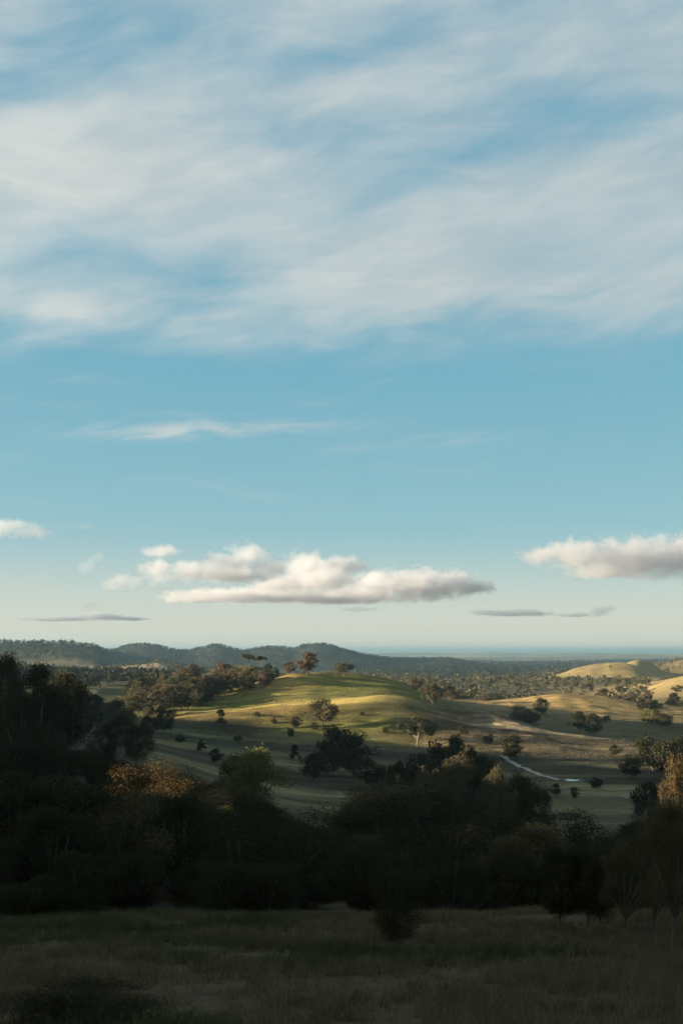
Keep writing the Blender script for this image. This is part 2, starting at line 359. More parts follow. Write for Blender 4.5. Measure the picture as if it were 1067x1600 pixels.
def mat(name):
    m = bpy.data.materials.new(name); m.use_nodes = True; m.node_tree.nodes.clear(); return m, NT(m.node_tree)
def land_material(name, fine, amp):
    m, t = mat(name)
    at_ = t.n('ShaderNodeAttribute', attribute_name='land'); pos = t.n('ShaderNodeNewGeometry').outputs['Position']
    a = t.noise(pos, fine, 6, .65); b = t.noise(t.vm('MULTIPLY', pos, (.4, 1.6, 1)), fine * .16, 6, .62)
    f = t.m('ADD', t.mr(a, .2, .8, 1 - amp, 1 + amp, False), t.mr(b, .3, .7, -amp * .85, amp * .85, False))
    c = t.vm('MULTIPLY', at_.outputs['Color'], t.comb(f, f, t.m('MULTIPLY', f, .97)))
    bs = t.n('ShaderNodeBsdfPrincipled'); t.put(bs.inputs['Base Color'], c); bs.inputs['Roughness'].default_value = .95; bs.inputs['Specular IOR Level'].default_value = .1
    bp = t.n('ShaderNodeBump'); bp.inputs['Strength'].default_value = .6; bp.inputs['Distance'].default_value = .35 / fine; t.put(bp.inputs['Height'], a)
    t.put(bs.inputs['Normal'], bp.outputs[0])
    o = t.n('ShaderNodeOutputMaterial'); t.t.links.new(bs.outputs[0], o.inputs[0]); return m
M_MEADOW = land_material('meadow_soil', 3.0, .35)
M_PADDOCK = land_material('pasture_grass', .55, .55)
M_FAR = land_material('far_land', .012, .4)

# the sheet is cut along natural borders; vertex normals of the whole sheet keep the joins unseen
fc = V[QUADS].mean(1); fr = np.hypot(fc[:, 0], fc[:, 1]); fph = np.arctan2(fc[:, 0], fc[:, 1]); fpx = CX + F * np.tan(np.clip(fph, -1.2, 1.2))
a_ = V[QUADS]; fn = np.cross(a_[:, 2] - a_[:, 0], a_[:, 3] - a_[:, 1])
VN = np.zeros_like(V)
for k in range(4): np.add.at(VN, QUADS[:, k], fn)
VN /= np.linalg.norm(VN, axis=1, keepdims=True) + 1e-12
reg = np.zeros(len(QUADS), int)
reg[fr < 96] = 1
hx = (fc[:, 0] + 20) / 105.; hy = (fc[:, 1] - 940) / 112.
reg[(hx * hx + hy * hy < 1)] = 2
reg[fr > 3700] = 3
reg[(fr > 3700) & (fr < 8600) & (fc[:, 2] > -60) & (fpx < 780)] = 4
hx = (fc[:, 0] - 600) / 300.; hy = (fc[:, 1] - 2950) / 420.
reg[hx * hx + hy * hy < 1] = 5
hx = (fc[:, 0] - 215) / 95.; hy = (fc[:, 1] - 1240) / 130.
reg[hx * hx + hy * hy < 1] = 6
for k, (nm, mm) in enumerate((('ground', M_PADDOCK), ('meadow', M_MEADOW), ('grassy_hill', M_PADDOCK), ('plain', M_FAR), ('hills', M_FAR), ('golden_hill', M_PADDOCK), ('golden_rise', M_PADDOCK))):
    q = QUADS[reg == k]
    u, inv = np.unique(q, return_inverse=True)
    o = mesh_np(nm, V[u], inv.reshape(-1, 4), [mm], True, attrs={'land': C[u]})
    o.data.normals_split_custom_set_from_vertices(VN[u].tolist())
    tag(o, kind='structure')
# ================================================================== plants: materials
def foliage_mat(name, c1, c2, c3, trans=.25):
    m, t = mat(name)
    oi = t.n('ShaderNodeObjectInfo'); pos = t.n('ShaderNodeNewGeometry').outputs['Position']
    c = t.mix(t.mr(t.noise(pos, .55, 3, .6), .35, .65), c1, c2)
    c = t.mix(t.m('MULTIPLY', oi.outputs['Random'], .55), c, c3)
    c = t.mix(t.mr(t.noise(pos, 3.1, 2, .6), .3, .7, 0, .5), c, t.mix(1.0, c, (.55, .6, .55), 'MULTIPLY'))
    d = t.n('ShaderNodeBsdfDiffuse'); t.put(d.inputs[0], c)
    tr = t.n('ShaderNodeBsdfTranslucent'); t.put(tr.inputs[0], c)
    gl = t.n('ShaderNodeBsdfGlossy'); gl.inputs['Roughness'].default_value = .55; gl.inputs['Color'].default_value = (.5, .5, .5, 1)
    mx = t.n('ShaderNodeMixShader'); mx.inputs[0].default_value = trans
    t.t.links.new(d.outputs[0], mx.inputs[1]); t.t.links.new(tr.outputs[0], mx.inputs[2])
    m2 = t.n('ShaderNodeMixShader'); m2.inputs[0].default_value = .008
    t.t.links.new(mx.outputs[0], m2.inputs[1]); t.t.links.new(gl.outputs[0], m2.inputs[2])
    o = t.n('ShaderNodeOutputMaterial'); t.t.links.new(m2.outputs[0], o.inputs[0]); return m
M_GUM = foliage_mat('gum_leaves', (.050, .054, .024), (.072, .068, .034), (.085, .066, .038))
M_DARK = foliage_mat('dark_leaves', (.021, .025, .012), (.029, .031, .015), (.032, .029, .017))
M_RANGE = foliage_mat('range_leaves', (.010, .014, .011), (.013, .017, .012), (.012, .015, .011), .1)  # darkened to stand in for the shade inside the far crowns
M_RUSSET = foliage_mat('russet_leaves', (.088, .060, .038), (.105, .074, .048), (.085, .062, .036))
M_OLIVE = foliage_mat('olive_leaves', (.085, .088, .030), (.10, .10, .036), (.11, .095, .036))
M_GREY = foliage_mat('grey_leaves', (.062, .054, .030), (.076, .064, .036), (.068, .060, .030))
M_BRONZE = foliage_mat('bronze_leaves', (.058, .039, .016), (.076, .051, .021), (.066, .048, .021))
def bark_mat(name, c1, c2):
    m, t = mat(name); pos = t.n('ShaderNodeTexCoord').outputs['Object']
    f = t.noise(t.vm('MULTIPLY', pos, (3, 3, .6)), 2.0, 5, .65)
    bs = t.n('ShaderNodeBsdfPrincipled'); t.put(bs.inputs['Base Color'], t.mix(t.mr(f, .35, .65), c1, c2)); bs.inputs['Roughness'].default_value = .9
    bp = t.n('ShaderNodeBump'); bp.inputs['Strength'].default_value = .5; bp.inputs['Distance'].default_value = .03; t.put(bp.inputs['Height'], f); t.put(bs.inputs['Normal'], bp.outputs[0])
    o = t.n('ShaderNodeOutputMaterial'); t.t.links.new(bs.outputs[0], o.inputs[0]); return m
M_BARK = bark_mat('dark_bark', (.045, .036, .028), (.10, .085, .068))
M_PALE = bark_mat('pale_bark', (.09, .075, .06), (.18, .155, .125))

# ================================================================== plants: geometry
def tube(path, radii, sides):
    """a tapering tube along a polyline"""
    path = np.array(path); n_ = len(path); vs = []; fs = []
    for i in range(n_):
        d = path[min(i + 1, n_ - 1)] - path[max(i - 1, 0)]; d = d / (np.linalg.norm(d) + 1e-9)
        a = np.cross(d, [0.3, .9, .1]); a /= np.linalg.norm(a) + 1e-9; b = np.cross(d, a)
        th = np.arange(sides) * 2 * math.pi / sides
        vs.append(path[i] + radii[i] * (np.cos(th)[:, None] * a + np.sin(th)[:, None] * b))
    for i in range(n_ - 1):
        for k in range(sides):
            k2 = (k + 1) % sides; fs.append((i * sides + k, i * sides + k2, (i + 1) * sides + k2, (i + 1) * sides + k))
    return np.vstack(vs), np.array(fs)
def leaves(g, centers, radii, n_each, size, droop=.5, flat=.8):
    """leaf-sized quads spread through clumps"""
    vs = []
    for c, rad, k in zip(centers, radii, n_each):
        u = g.normal(size=(k, 3)); u /= np.linalg.norm(u, axis=1, keepdims=True); u *= (g.random((k, 1)) ** .45)
        p = c + u * np.array([rad, rad, rad * flat])
        d = g.normal(size=(k, 3)); d[:, 2] -= droop; d /= np.linalg.norm(d, axis=1, keepdims=True)
        e = np.cross(d, g.normal(size=(k, 3))); e /= np.linalg.norm(e, axis=1, keepdims=True) + 1e-9
        L = size * (.6 + .8 * g.random((k, 1))); w_ = L * (.38 + .2 * g.random((k, 1)))
        vs.append(np.stack([p - d * L * .5, p + e * w_ * .5 + d * L * .05, p + d * L * .5, p - e * w_ * .5 + d * L * .05], 1))
    v = np.vstack(vs).reshape(-1, 3); return v, np.arange(len(v)).reshape(-1, 4)
STYLE = dict(  # fork height, crown bottom, crown radius, clumps, clump radius, trunk radius, lean
    spread=(.24, .27, .56, 40, .130, .026, .03), round=(.15, .13, .50, 46, .145, .024, .02), tall=(.22, .20, .32, 38, .115, .020, .03),
    umbrella=(.52, .60, .58, 22, .120, .022, .10), bush=(.03, .00, .52, 46, .150, .018, .0), cone=(.10, .08, .34, 26, .120, .020, .0), sparse=(.55, .55, .45, 10, .11, .014, .05))
def make_tree(seed, style, leaf, nleaf, sides=6):
    """unit tree (height 1, so sizes are fractions of the height): returns trunk and crown arrays"""
    g = np.random.default_rng(seed); tv = []; tf = []; off = 0
    fork, zb, rx, nc, cr, tr, lean = STYLE[style]
    def put(path, rad, sd):
        nonlocal off
        v, f = tube(path, rad, sd); tv.append(v); tf.append(f + off); off += len(v)
    lv = g.normal(0, lean, 2); top = np.array([lv[0], lv[1], fork])
    put([[0, 0, -.05], top * .15, top * .55 + np.r_[g.normal(0, .012, 2), 0], top], [tr * 1.5, tr * 1.05, tr * .9, tr * .8], sides)
    ph_ = g.random(6) * 6.28; am = g.normal(0, .13, 6)
    def lump(an, zz): return 1 + sum(am[k] * math.sin((k + 1) * an + ph_[k] + zz * 4 * (k % 3)) for k in range(6))
    cs = []; rs = []
    while len(cs) < nc:
        an = g.random() * 6.28; t_ = g.random(); q = g.random() ** .42
        if style == 'cone': prof = 1.05 - t_
        elif style == 'umbrella': prof = math.sqrt(max(0, 1 - t_ ** 2 * .9))
        elif style == 'bush': prof = math.sqrt(max(.02, 1 - (1.5 * t_ - .62) ** 2)) * (.75 + .25 * t_)
        else: prof = math.sqrt(max(.02, 1 - (1.85 * t_ - .85) ** 2))
        rr_ = rx * prof * q * lump(an, t_) * .86
        c = np.array([top[0] * (1 + t_) + math.cos(an) * rr_, top[1] * (1 + t_) + math.sin(an) * rr_, zb + cr * .6 + (1 - zb - cr * 1.3) * t_])
        cs.append(c); rs.append(cr * (.6 + .75 * g.random()))
    cs = np.array(cs); rs = np.array(rs)
    order = np.argsort(-np.linalg.norm(cs - top, axis=1))
    for i in list(order[:3]) + list(g.permutation(nc)[:9]):
        en = cs[i]; d = en - top; mid = top + d * .5 + np.array([d[0] * .10, d[1] * .10, .03 * abs(d[2]) + .02]) + g.normal(0, .012, 3)
        st = top * (.8 + .2 * g.random()); put([st, mid, en], [tr * .5, tr * .32, tr * .10], max(4, sides - 2))
    n_each = np.maximum(3, nleaf * rs ** 2 / (rs ** 2).sum()).astype(int)
    lv_, lf = leaves(g, cs, rs, n_each, leaf, flat=.6 if style == 'umbrella' else .78)
    k = max(4, nleaf // 14); j = g.integers(0, nc, k)
    l2, f2 = leaves(g, cs[j], rs[j] * 1.4, np.ones(k, int), leaf)
    lv2 = np.vstack([lv_, l2]); lf = np.vstack([lf, f2 + len(lv_)])
    zt = np.percentile(lv2[:, 2], 99.5); return np.vstack(tv) / zt, np.vstack(tf), lv2 / zt, lf
KIT = {}
def kit(style, lod, var, fol, bark):
    """mesh data of one kind of tree, made once and shared; the leaf material sits on the object"""
    key = (style, lod, var)
    if key not in KIT:
        leaf, nl, sides = {'near': (.017, 24000, 8), 'close': (.018, 26000, 7), 'mid': (.030, 10000, 6), 'far': (.066, 2600, 5)}[lod]
        tv, tf, cv, cf = make_tree(hash((len(style), ord(style[0]), ord(style[-1]), var)) % 100000, style, leaf, nl, sides)
        KIT[key] = (mesh_np('trunk', tv, tf, [bark], True, False), mesh_np('crown', cv, cf, [fol], False, False), float(np.percentile(np.abs(cv[:, :2]), 97)))
    return KIT[key]
COUNT = {}
def plant(x, y, H, Wd, style, lod, label, group=None, fol=None, bark=None, name='gum_tree', cat='tree', var=None, rot=None, sink=0.0):
    fol = fol or M_GUM; bark = bark or M_BARK
    var = random.randrange(4) if var is None else var
    if lod == 'mid' and math.hypot(x, y) < 270: lod = 'close'; var = var % 2
    tm, cm, half = kit(style, lod, var, fol, bark)
    e = bpy.data.objects.new(name, None); COL.objects.link(e); e.empty_display_size = .5
    e.location = (x, y, gz(x, y) - sink); e.rotation_euler = (0, 0, random.random() * 6.28 if rot is None else rot)
    sx = Wd / (2 * half) if Wd else H; e.scale = (sx, sx, H)
    for nm, me, mm in (('trunk', tm, bark), ('crown', cm, fol)):
        o = bpy.data.objects.new(nm, me); COL.objects.link(o); o.parent = e
        o.material_slots[0].link = 'OBJECT'; o.material_slots[0].material = mm
    tag(e, label, cat, group); COUNT[cat] = COUNT.get(cat, 0) + 1
    return e
def tree_px(px, base, hpx, wpx, style, label, **kw):
    """a plant whose foot shows at pixel (px, base)"""
    h = hit(px, base); D = h.y
    lod = kw.pop('lod', 'near' if D < 110 else ('mid' if D < 560 else 'far'))
    return plant(h.x, h.y, hpx * D / F * 1.0, wpx * D / F, style, lod, label, **kw)
def tree_top(px, toppy, D, wpx, style, label, **kw):
    """a plant whose foot is hidden: its top shows at pixel (px, toppy), it stands D away"""
    p = P(px, toppy, D); H = max(2.5, p.z - gz(p.x, p.y)); lod = kw.pop('lod', 'near' if D < 110 else ('mid' if D < 480 else 'far'))
    return plant(p.x, p.y, H, wpx * D / F if wpx else None, style, lod, label, **kw)

# ---- trees one can point at
tree_px(505, 1139, 46, 46, 'spread', 'large open-crowned gum tree standing alone on the front slope of the sunlit hill', fol=M_GUM, var=1)
tree_px(480, 1056, 36, 29, 'tall', 'tall pinkish-brown tree on the very top of the sunlit hill', fol=M_RUSSET, var=0)
tree_px(537, 1056, 20, 30, 'spread', 'low wide tree on the sunlit hilltop right of the tall pinkish tree', fol=M_GUM, var=2)
tree_px(391, 1046, 24, 23, 'umbrella', 'left one of the two flat-topped trees on the grassy knob', fol=M_GUM, var=0)
tree_px(409, 1045, 20, 21, 'umbrella', 'right one of the two flat-topped trees on the grassy knob', fol=M_DARK, var=2)
tree_px(452, 1054, 20, 22, 'round', 'rounded brown tree just left of the tall pinkish hilltop tree', fol=M_RUSSET, var=1)
tree_px(676, 1106, 38, 30, 'spread', 'tree with a pale trunk on the right shoulder of the sunlit hill', fol=M_GREY, bark=M_PALE, var=3)
tree_px(652, 1164, 42, 54, 'spread', 'dark round tree with pale forked limbs at the right foot of the sunlit hill', fol=M_DARK, bark=M_PALE, var=0)
tree_px(345, 1133, 24, 15, 'cone', 'small spiky dark tree at the left end of the golden strip', fol=M_DARK, var=0)
tree_px(428, 1131, 10, 9, 'bush', 'tiny dark shrub on the golden edge left of a larger shrub', fol=M_DARK, name='shrub', cat='shrub')
tree_px(463, 1137, 17, 14, 'bush', 'dark shrub beside the big lone gum on the slope', fol=M_DARK, name='shrub', cat='shrub')
tree_px(455, 1151, 13, 11, 'bush', 'dark shrub in the shade just below the shrub on the golden edge', fol=M_DARK, name='shrub', cat='shrub')
tree_px(491, 1140, 11, 10, 'bush', 'small dark shrub touching the left foot of the big lone gum', fol=M_DARK, name='shrub', cat='shrub')
tree_px(314, 1174, 18, 12, 'cone', 'small pointed tree alone in the shaded paddock', fol=M_DARK, var=1)
tree_px(337, 1194, 24, 22, 'round', 'small round dark tree in the paddock right of the pointed one', fol=M_DARK, var=1)
tree_px(460, 1188, 24, 14, 'cone', 'narrow dark tree in the paddock left of the big dark clump', fol=M_DARK, var=2)
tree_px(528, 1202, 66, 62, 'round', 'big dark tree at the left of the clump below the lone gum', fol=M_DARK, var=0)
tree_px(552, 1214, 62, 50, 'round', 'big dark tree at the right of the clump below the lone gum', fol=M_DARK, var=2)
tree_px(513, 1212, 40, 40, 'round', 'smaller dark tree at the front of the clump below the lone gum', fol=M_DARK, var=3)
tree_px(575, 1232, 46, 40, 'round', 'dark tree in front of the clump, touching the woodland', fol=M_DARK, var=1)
tree_px(797, 1188, 40, 34, 'round', 'round dark tree standing beside the upper end of the gravel track', fol=M_DARK, var=0)
tree_px(845, 1118, 27, 26, 'round', 'dark tree on the crest of the golden rise at right', fol=M_DARK, var=1)
tree_px(812, 1126, 22, 32, 'bush', 'low brown shrub in the shade below the golden rise', fol=M_RUSSET, name='shrub', cat='shrub')
tree_px(830, 1130, 20, 30, 'bush', 'dark shrub beside the low brown one below the golden rise', fol=M_DARK, name='shrub', cat='shrub')
tree_px(905, 1146, 34, 30, 'spread', 'left tree of the dark pair in the gully on the right', fol=M_DARK, var=1)
tree_px(926, 1150, 34, 30, 'round', 'right tree of the dark pair in the gully on the right', fol=M_DARK, var=3)
tree_px(1018, 1130, 22, 30, 'bush', 'pale olive bush in the shade right of the golden rise', fol=M_OLIVE, name='shrub', cat='shrub')
tree_px(1036, 1133, 18, 30, 'bush', 'dark bush beside the pale olive bush at right', fol=M_DARK, name='shrub', cat='shrub')
tree_px(897, 1247, 17, 14, 'bush', 'small dark shrub just below the pond', fol=M_DARK, name='shrub', cat='shrub')
tree_px(868, 1245, 20, 20, 'round', 'small dark tree between the gravel track and the woodland edge', fol=M_DARK, var=1)
tree_px(932, 1231, 17, 20, 'bush', 'dark shrub on the flat right of the pond', fol=M_DARK, name='shrub', cat='shrub')
tree_px(998, 1260, 17, 20, 'bush', 'dark shrub beside the pale dirt strip at right', fol=M_DARK, name='shrub', cat='shrub')
tree_px(1020, 1205, 52, 56, 'round', 'big dark tree on the flat at the right, left of the sunlit crowns', fol=M_DARK, var=0)
tree_px(1044, 1215, 55, 50, 'round', 'dark tree just right of the big dark one on the right flat', fol=M_DARK, var=2)
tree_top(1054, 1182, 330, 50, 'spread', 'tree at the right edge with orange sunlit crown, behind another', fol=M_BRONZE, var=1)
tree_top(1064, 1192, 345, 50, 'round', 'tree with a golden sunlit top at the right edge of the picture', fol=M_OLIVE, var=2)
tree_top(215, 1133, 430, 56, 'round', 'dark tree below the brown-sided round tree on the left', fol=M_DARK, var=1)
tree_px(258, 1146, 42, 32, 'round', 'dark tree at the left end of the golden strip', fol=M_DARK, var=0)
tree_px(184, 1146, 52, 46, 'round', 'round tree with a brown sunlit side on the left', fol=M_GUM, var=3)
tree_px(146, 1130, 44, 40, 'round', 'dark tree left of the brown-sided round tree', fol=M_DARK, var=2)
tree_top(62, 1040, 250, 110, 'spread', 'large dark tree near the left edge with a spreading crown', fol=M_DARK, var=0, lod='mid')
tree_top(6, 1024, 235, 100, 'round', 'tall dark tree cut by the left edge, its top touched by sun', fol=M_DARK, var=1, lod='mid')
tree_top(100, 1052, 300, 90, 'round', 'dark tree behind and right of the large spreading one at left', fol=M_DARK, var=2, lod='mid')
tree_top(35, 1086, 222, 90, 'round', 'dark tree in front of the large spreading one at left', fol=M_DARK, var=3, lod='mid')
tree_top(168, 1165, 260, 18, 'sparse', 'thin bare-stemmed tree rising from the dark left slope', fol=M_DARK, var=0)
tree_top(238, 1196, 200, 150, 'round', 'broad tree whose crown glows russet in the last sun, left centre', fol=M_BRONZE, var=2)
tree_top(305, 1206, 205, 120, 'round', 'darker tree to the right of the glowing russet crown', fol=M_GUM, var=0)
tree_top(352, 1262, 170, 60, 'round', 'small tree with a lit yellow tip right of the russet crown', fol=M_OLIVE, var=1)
tree_top(402, 1172, 330, 95, 'spread', 'olive tree with a loose crown in front of the shaded paddock', fol=M_OLIVE, var=2, lod='mid')
tree_top(365, 1182, 340, 70, 'round', 'dark tree behind the loose olive one', fol=M_DARK, var=3)
tree_top(690, 1160, 520, 56, 'round', 'dark tree right behind the pale-limbed round tree', fol=M_DARK, var=0)
tree_top(712, 1150, 560, 50, 'round', 'dark upright tree right of the pale-limbed round tree', fol=M_DARK, var=1)
tree_top(722, 1182, 400, 60, 'round', 'grey-green tree with a lit top among the dark ones left of the track', fol=M_GREY, var=2)
tree_top(700, 1190, 380, 56, 'round', 'pale-leaved tree at the front of the group left of the track', fol=M_GREY, var=1)
tree_top(775, 1200, 360, 50, 'round', 'tree with a pale lit tip just below the gravel track', fol=M_GREY, var=3)
tree_top(668, 1203, 360, 46, 'round', 'low tree with a pale lit tip in the centre of the woodland edge', fol=M_GREY, var=0)
tree_top(655, 1178, 500, 50, 'round', 'dark tree directly below the pale-limbed round tree', fol=M_DARK, var=2)

for px, tp, D, w_, lab in ((596, 1196, 470, 44, 'dark tree at the left end of the wood below the pale-limbed tree'), (622, 1190, 500, 44, 'second dark tree from the left in the wood below the pale-limbed tree'), (640, 1206, 430, 46, 'low dark tree in front of the wood below the pale-limbed tree'),
        (735, 1172, 520, 44, 'dark tree left of the upper end of the gravel track'), (752, 1180, 470, 46, 'dark tree just left of the gravel track'), (768, 1188, 430, 44, 'dark tree hiding the lower side of the gravel track'), (800, 1206, 400, 44, 'dark tree below the middle of the gravel track'),
        (820, 1214, 390, 46, 'dark tree below the lower end of the gravel track'), (840, 1226, 380, 40, 'rightmost dark tree of the wood below the gravel track'), (744, 1206, 400, 50, 'dark tree in the front row left of the gravel track'),
        (985, 1180, 620, 36, 'small dark tree left of the big dark one on the right flat'), (1060, 1150, 640, 40, 'dark tree high at the right edge behind the sunlit crowns'), (1040, 1262, 420, 60, 'dark tree under the sunlit crowns at the right edge'), (1012, 1222, 480, 44, 'dark tree in front of the big dark one on the right flat'),
        (1062, 1232, 330, 60, 'dark tree between the sunlit crowns and the meadow stand'), (120, 1108, 560, 56, 'dark tree above the pale grass streak at left'), (232, 1118, 700, 34, 'dark tree behind the brown-sided round tree on the left'), (160, 1098, 800, 36, 'dark tree far behind the pale grass streak at left'), (490, 1176, 590, 36, 'dark tree left of the big clump below the lone gum')):
    tree_top(px, tp, D, w_, 'round', lab, fol=M_DARK, lod='mid' if D < 480 else 'far')
for px, b, h_, w_, st, lab in ((724, 1150, 16, 16, 'round', 'small dark tree at the foot of the brown field'), (762, 1162, 15, 16, 'bush', 'dark bush on the shaded edge of the brown field'), (960, 1182, 18, 20, 'round', 'small dark tree alone on the shaded flat below the brown field'),
        (602, 1146, 9, 9, 'bush', 'tiny dark shrub on the hill left of the pale-limbed tree'), (372, 1158, 9, 12, 'bush', 'low dark shrub in the paddock under the golden strip'), (282, 1160, 12, 14, 'bush', 'dark shrub in the paddock left of the pointed tree'), (1002, 1168, 20, 24, 'round', 'dark tree at the far right end of the lit brown band'),
        (402, 1118, 6, 9, 'bush', 'tiny shrub on the golden strip right of the spiky tree'), (566, 1118, 6, 8, 'bush', 'tiny shrub on the sunlit slope right of the lone gum')):
    tree_px(px, b, h_, w_, st, lab, fol=M_DARK, **(dict(name='shrub', cat='shrub') if st == 'bush' else {}))
for px, b, h_, w_, lab in ((8, 1218, 60, 90, 'dark bush at the left edge under the large spreading tree'), (52, 1222, 58, 90, 'dark bush beside the trunk of the large spreading tree at left'), (98, 1218, 55, 85, 'dark bush right of the large spreading tree at left')):
    tree_px(px, b, h_, w_, 'bush', lab, fol=M_DARK, name='shrub', cat='shrub')
# ---- the near meadow: one round shrub, the stand of slim trees at the right
sh = tree_px(613, 1476, 116, 86, 'bush', 'round dark shrub alone in the near meadow', fol=M_DARK, name='shrub', cat='shrub', var=0)
for px, b, hh, ww, lab, st, fo in ((876, 1458, 128, 70, 'leftmost slim tree of the stand at the right of the meadow', 'tall', M_DARK), (918, 1456, 122, 60, 'second slim tree from the left in the meadow stand', 'tall', M_DARK),
                       (936, 1462, 118, 56, 'third slim tree from the left in the meadow stand', 'tall', M_DARK), (976, 1470, 150, 90, 'thick-stemmed tree in the middle of the meadow stand', 'spread', M_GUM),
                       (1023, 1474, 176, 96, 'second tree from the right edge in the meadow stand', 'spread', M_GUM), (1053, 1486, 225, 120, 'tallest tree of the meadow stand, at the right edge', 'spread', M_GUM)):
    tree_px(px, b, hh, ww, st, lab, fol=fo, group='stand of trees at the right of the meadow')

# ---- woodland in the valley below the meadow
def shade_z(x, y):
    z = gz(x, y) + .5
    while z < 30 and BV.ray_cast(Vector((x, y, z)), S)[0] is not None: z += .7
    return z
SKYL = np.array([(-60, 1150), (0, 1170), (60, 1176), (120, 1190), (160, 1236), (300, 1240), (350, 1215), (380, 1232), (440, 1262), (480, 1284), (540, 1270), (560, 1232), (620, 1214), (700, 1208), (760, 1212), (800, 1214), (850, 1232), (868, 1262), (900, 1300), (950, 1305), (990, 1280), (1030, 1225), (1067, 1205), (1130, 1180)], float)
PTS = []
def free(x, y, d):
    for (a, b) in PTS:
        if (a - x) ** 2 + (b - y) ** 2 < d * d: return False
    PTS.append((x, y)); return True
WOOD = ('dark gum tree in the shaded valley woodland below the meadow', 'trees of the shaded valley woodland')
tries = 0; nw = 0
while nw < 112 and tries < 6000:
    tries += 1
    px = random.uniform(-40, 1105); D = 108 * (440 / 108.) ** random.random()
    x = (px - CX) / F * D
    sk = float(np.interp(px, SKYL[:, 0], SKYL[:, 1])) + abs(random.gauss(0, 16))
    zt = P(px, sk, D).z; H = min(zt - gz(x, D), random.uniform(8, 17) if D > 200 else random.uniform(7, 13))
    H = min(H, shade_z(x, D) - gz(x, D) + random.uniform(-3.5, -.6))
    if H < 4.0 or not free(x, D, 3.0 + D * .014): continue
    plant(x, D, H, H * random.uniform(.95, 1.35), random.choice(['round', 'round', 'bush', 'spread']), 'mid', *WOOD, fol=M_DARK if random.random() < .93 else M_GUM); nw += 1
HSL = ('dark tree on the shaded left-hand slope above the valley woodland', 'trees on the shaded left slope')
nw = 0; tries = 0
while nw < 26 and tries < 3000:
    tries += 1
    px = random.uniform(-30, 255); D = random.uniform(235, 480); x = (px - CX) / F * D
    sk = float(np.interp(px, [-30, 60, 130, 190, 255], [1128, 1140, 1168, 1186, 1210])) + abs(random.gauss(0, 14)); z0 = gz(x, D)
    H = min(P(px, sk, D).z - z0, random.uniform(6, 12), shade_z(x, D) - z0 - 1)
    if H < 3.5 or not free(x, D, 6.0): continue
    plant(x, D, H, H * random.uniform(.9, 1.25), random.choice(['round', 'bush', 'spread']), 'mid', *HSL, fol=M_DARK); nw += 1
UND = ('dark scrubby bush along the foot of the woodland just beyond the meadow', 'bushes along the far edge of the meadow')
nw = 0; tries = 0
while nw < 46 and tries < 2000:
    tries += 1
    px = random.uniform(-30, 1000) if nw > 16 else random.uniform(-20, 450); D = random.uniform(100, 150) if nw > 16 else random.uniform(99, 112); x = (px - CX) / F * D
    if not free(x, D, 2.0): continue
    plant(x, D, random.uniform(2.2, 5.0), random.uniform(3.0, 5.5), 'bush', 'mid', *UND, fol=M_DARK, name='shrub', cat='shrub'); nw += 1
# ---- wooded ridge left of the sunlit hill
RID = ('gum tree in the sunlit wood on the ridge left of the hill', 'trees on the ridge left of the sunlit hill')
for (px, b) in [(205, 1092), (214, 1098), (222, 1088), (228, 1100), (236, 1086), (243, 1100), (250, 1090), (258, 1082), (262, 1096), (270, 1088), (278, 1098), (284, 1084), (292, 1094), (297, 1078), (305, 1088), (312, 1082), (318, 1090), (325, 1080), (332, 1088), (338, 1084), (345, 1078), (352, 1086),
               (288, 1072), (300, 1070), (347, 1068), (355, 1072), (362, 1077), (368, 1072), (374, 1080), (380, 1076), (386, 1082), (392, 1074), (412, 1074), (418, 1070), (216, 1108), (228, 1112), (242, 1108), (215, 1120), (205, 1116), (232, 1122), (248, 1106), (256, 1102), (266, 1106), (274, 1104), (286, 1104), (294, 1101), (303, 1098), (311, 1097), (320, 1096), (328, 1094), (282, 1110), (262, 1112), (298, 1108), (314, 1104), (334, 1096)]:
    h_ = random.uniform(22, 33) + (8 if b > 1092 and px > 262 else 0); tree_px(px + random.uniform(-2, 2), b, h_, h_ * random.uniform(.8, 1.1), random.choice(['round', 'round', 'spread']), *([RID[0]]), group=RID[1], lod='far', fol=random.choice([M_GUM, M_GUM, M_DARK, M_RUSSET]))
# ---- trees strung along behind the hill's right shoulder
BEH = ('brownish tree in the belt behind the right shoulder of the sunlit hill', 'tree belt behind the sunlit hill')
for i in range(26):
    px = random.uniform(575, 790); D = random.uniform(1150, 1750); x = (px - CX) / F * D
    if not free(x, D, 9): continue
    plant(x, D, random.uniform(8, 14), random.uniform(10, 15), random.choice(['round', 'spread']), 'far', *BEH, fol=random.choice([M_GREY, M_GUM, M_RUSSET, M_DARK]))
# ---- left edge wood and the small trees at the right
LFT = ('dark tree in the shaded wood along the left edge', 'shaded wood at the left edge')
for i in range(34):
    px = random.uniform(-30, 215); D = random.uniform(330, 1000); x = (px - CX) / F * D
    z0 = gz(x, D); sk = float(np.interp(px, [0, 100, 150, 215], [1046, 1066, 1088, 1100])) + abs(random.gauss(0, 12)); H = min(P(px, sk, D).z - z0, random.uniform(9, 15), max(6, shade_z(x, D) - z0 + 1))
    if H < 4 or not free(x, D, 7): continue
    plant(x, D, H, H * random.uniform(.7, 1), 'round', 'far' if D > 480 else 'mid', *LFT, fol=random.choice([M_DARK, M_DARK, M_GUM]))
RGT = ('gum tree in the scattered wood behind the golden rise', 'scattered wood behind the golden rise')
for i in range(28):
    px = random.uniform(930, 1090); D = random.uniform(1330, 1900); x = (px - CX) / F * D
    if not free(x, D, 11): continue
    plant(x, D, random.uniform(8, 14), random.uniform(10, 15), random.choice(['round', 'spread']), 'far', *RGT, fol=random.choice([M_GREY, M_GUM, M_RUSSET, M_DARK]))
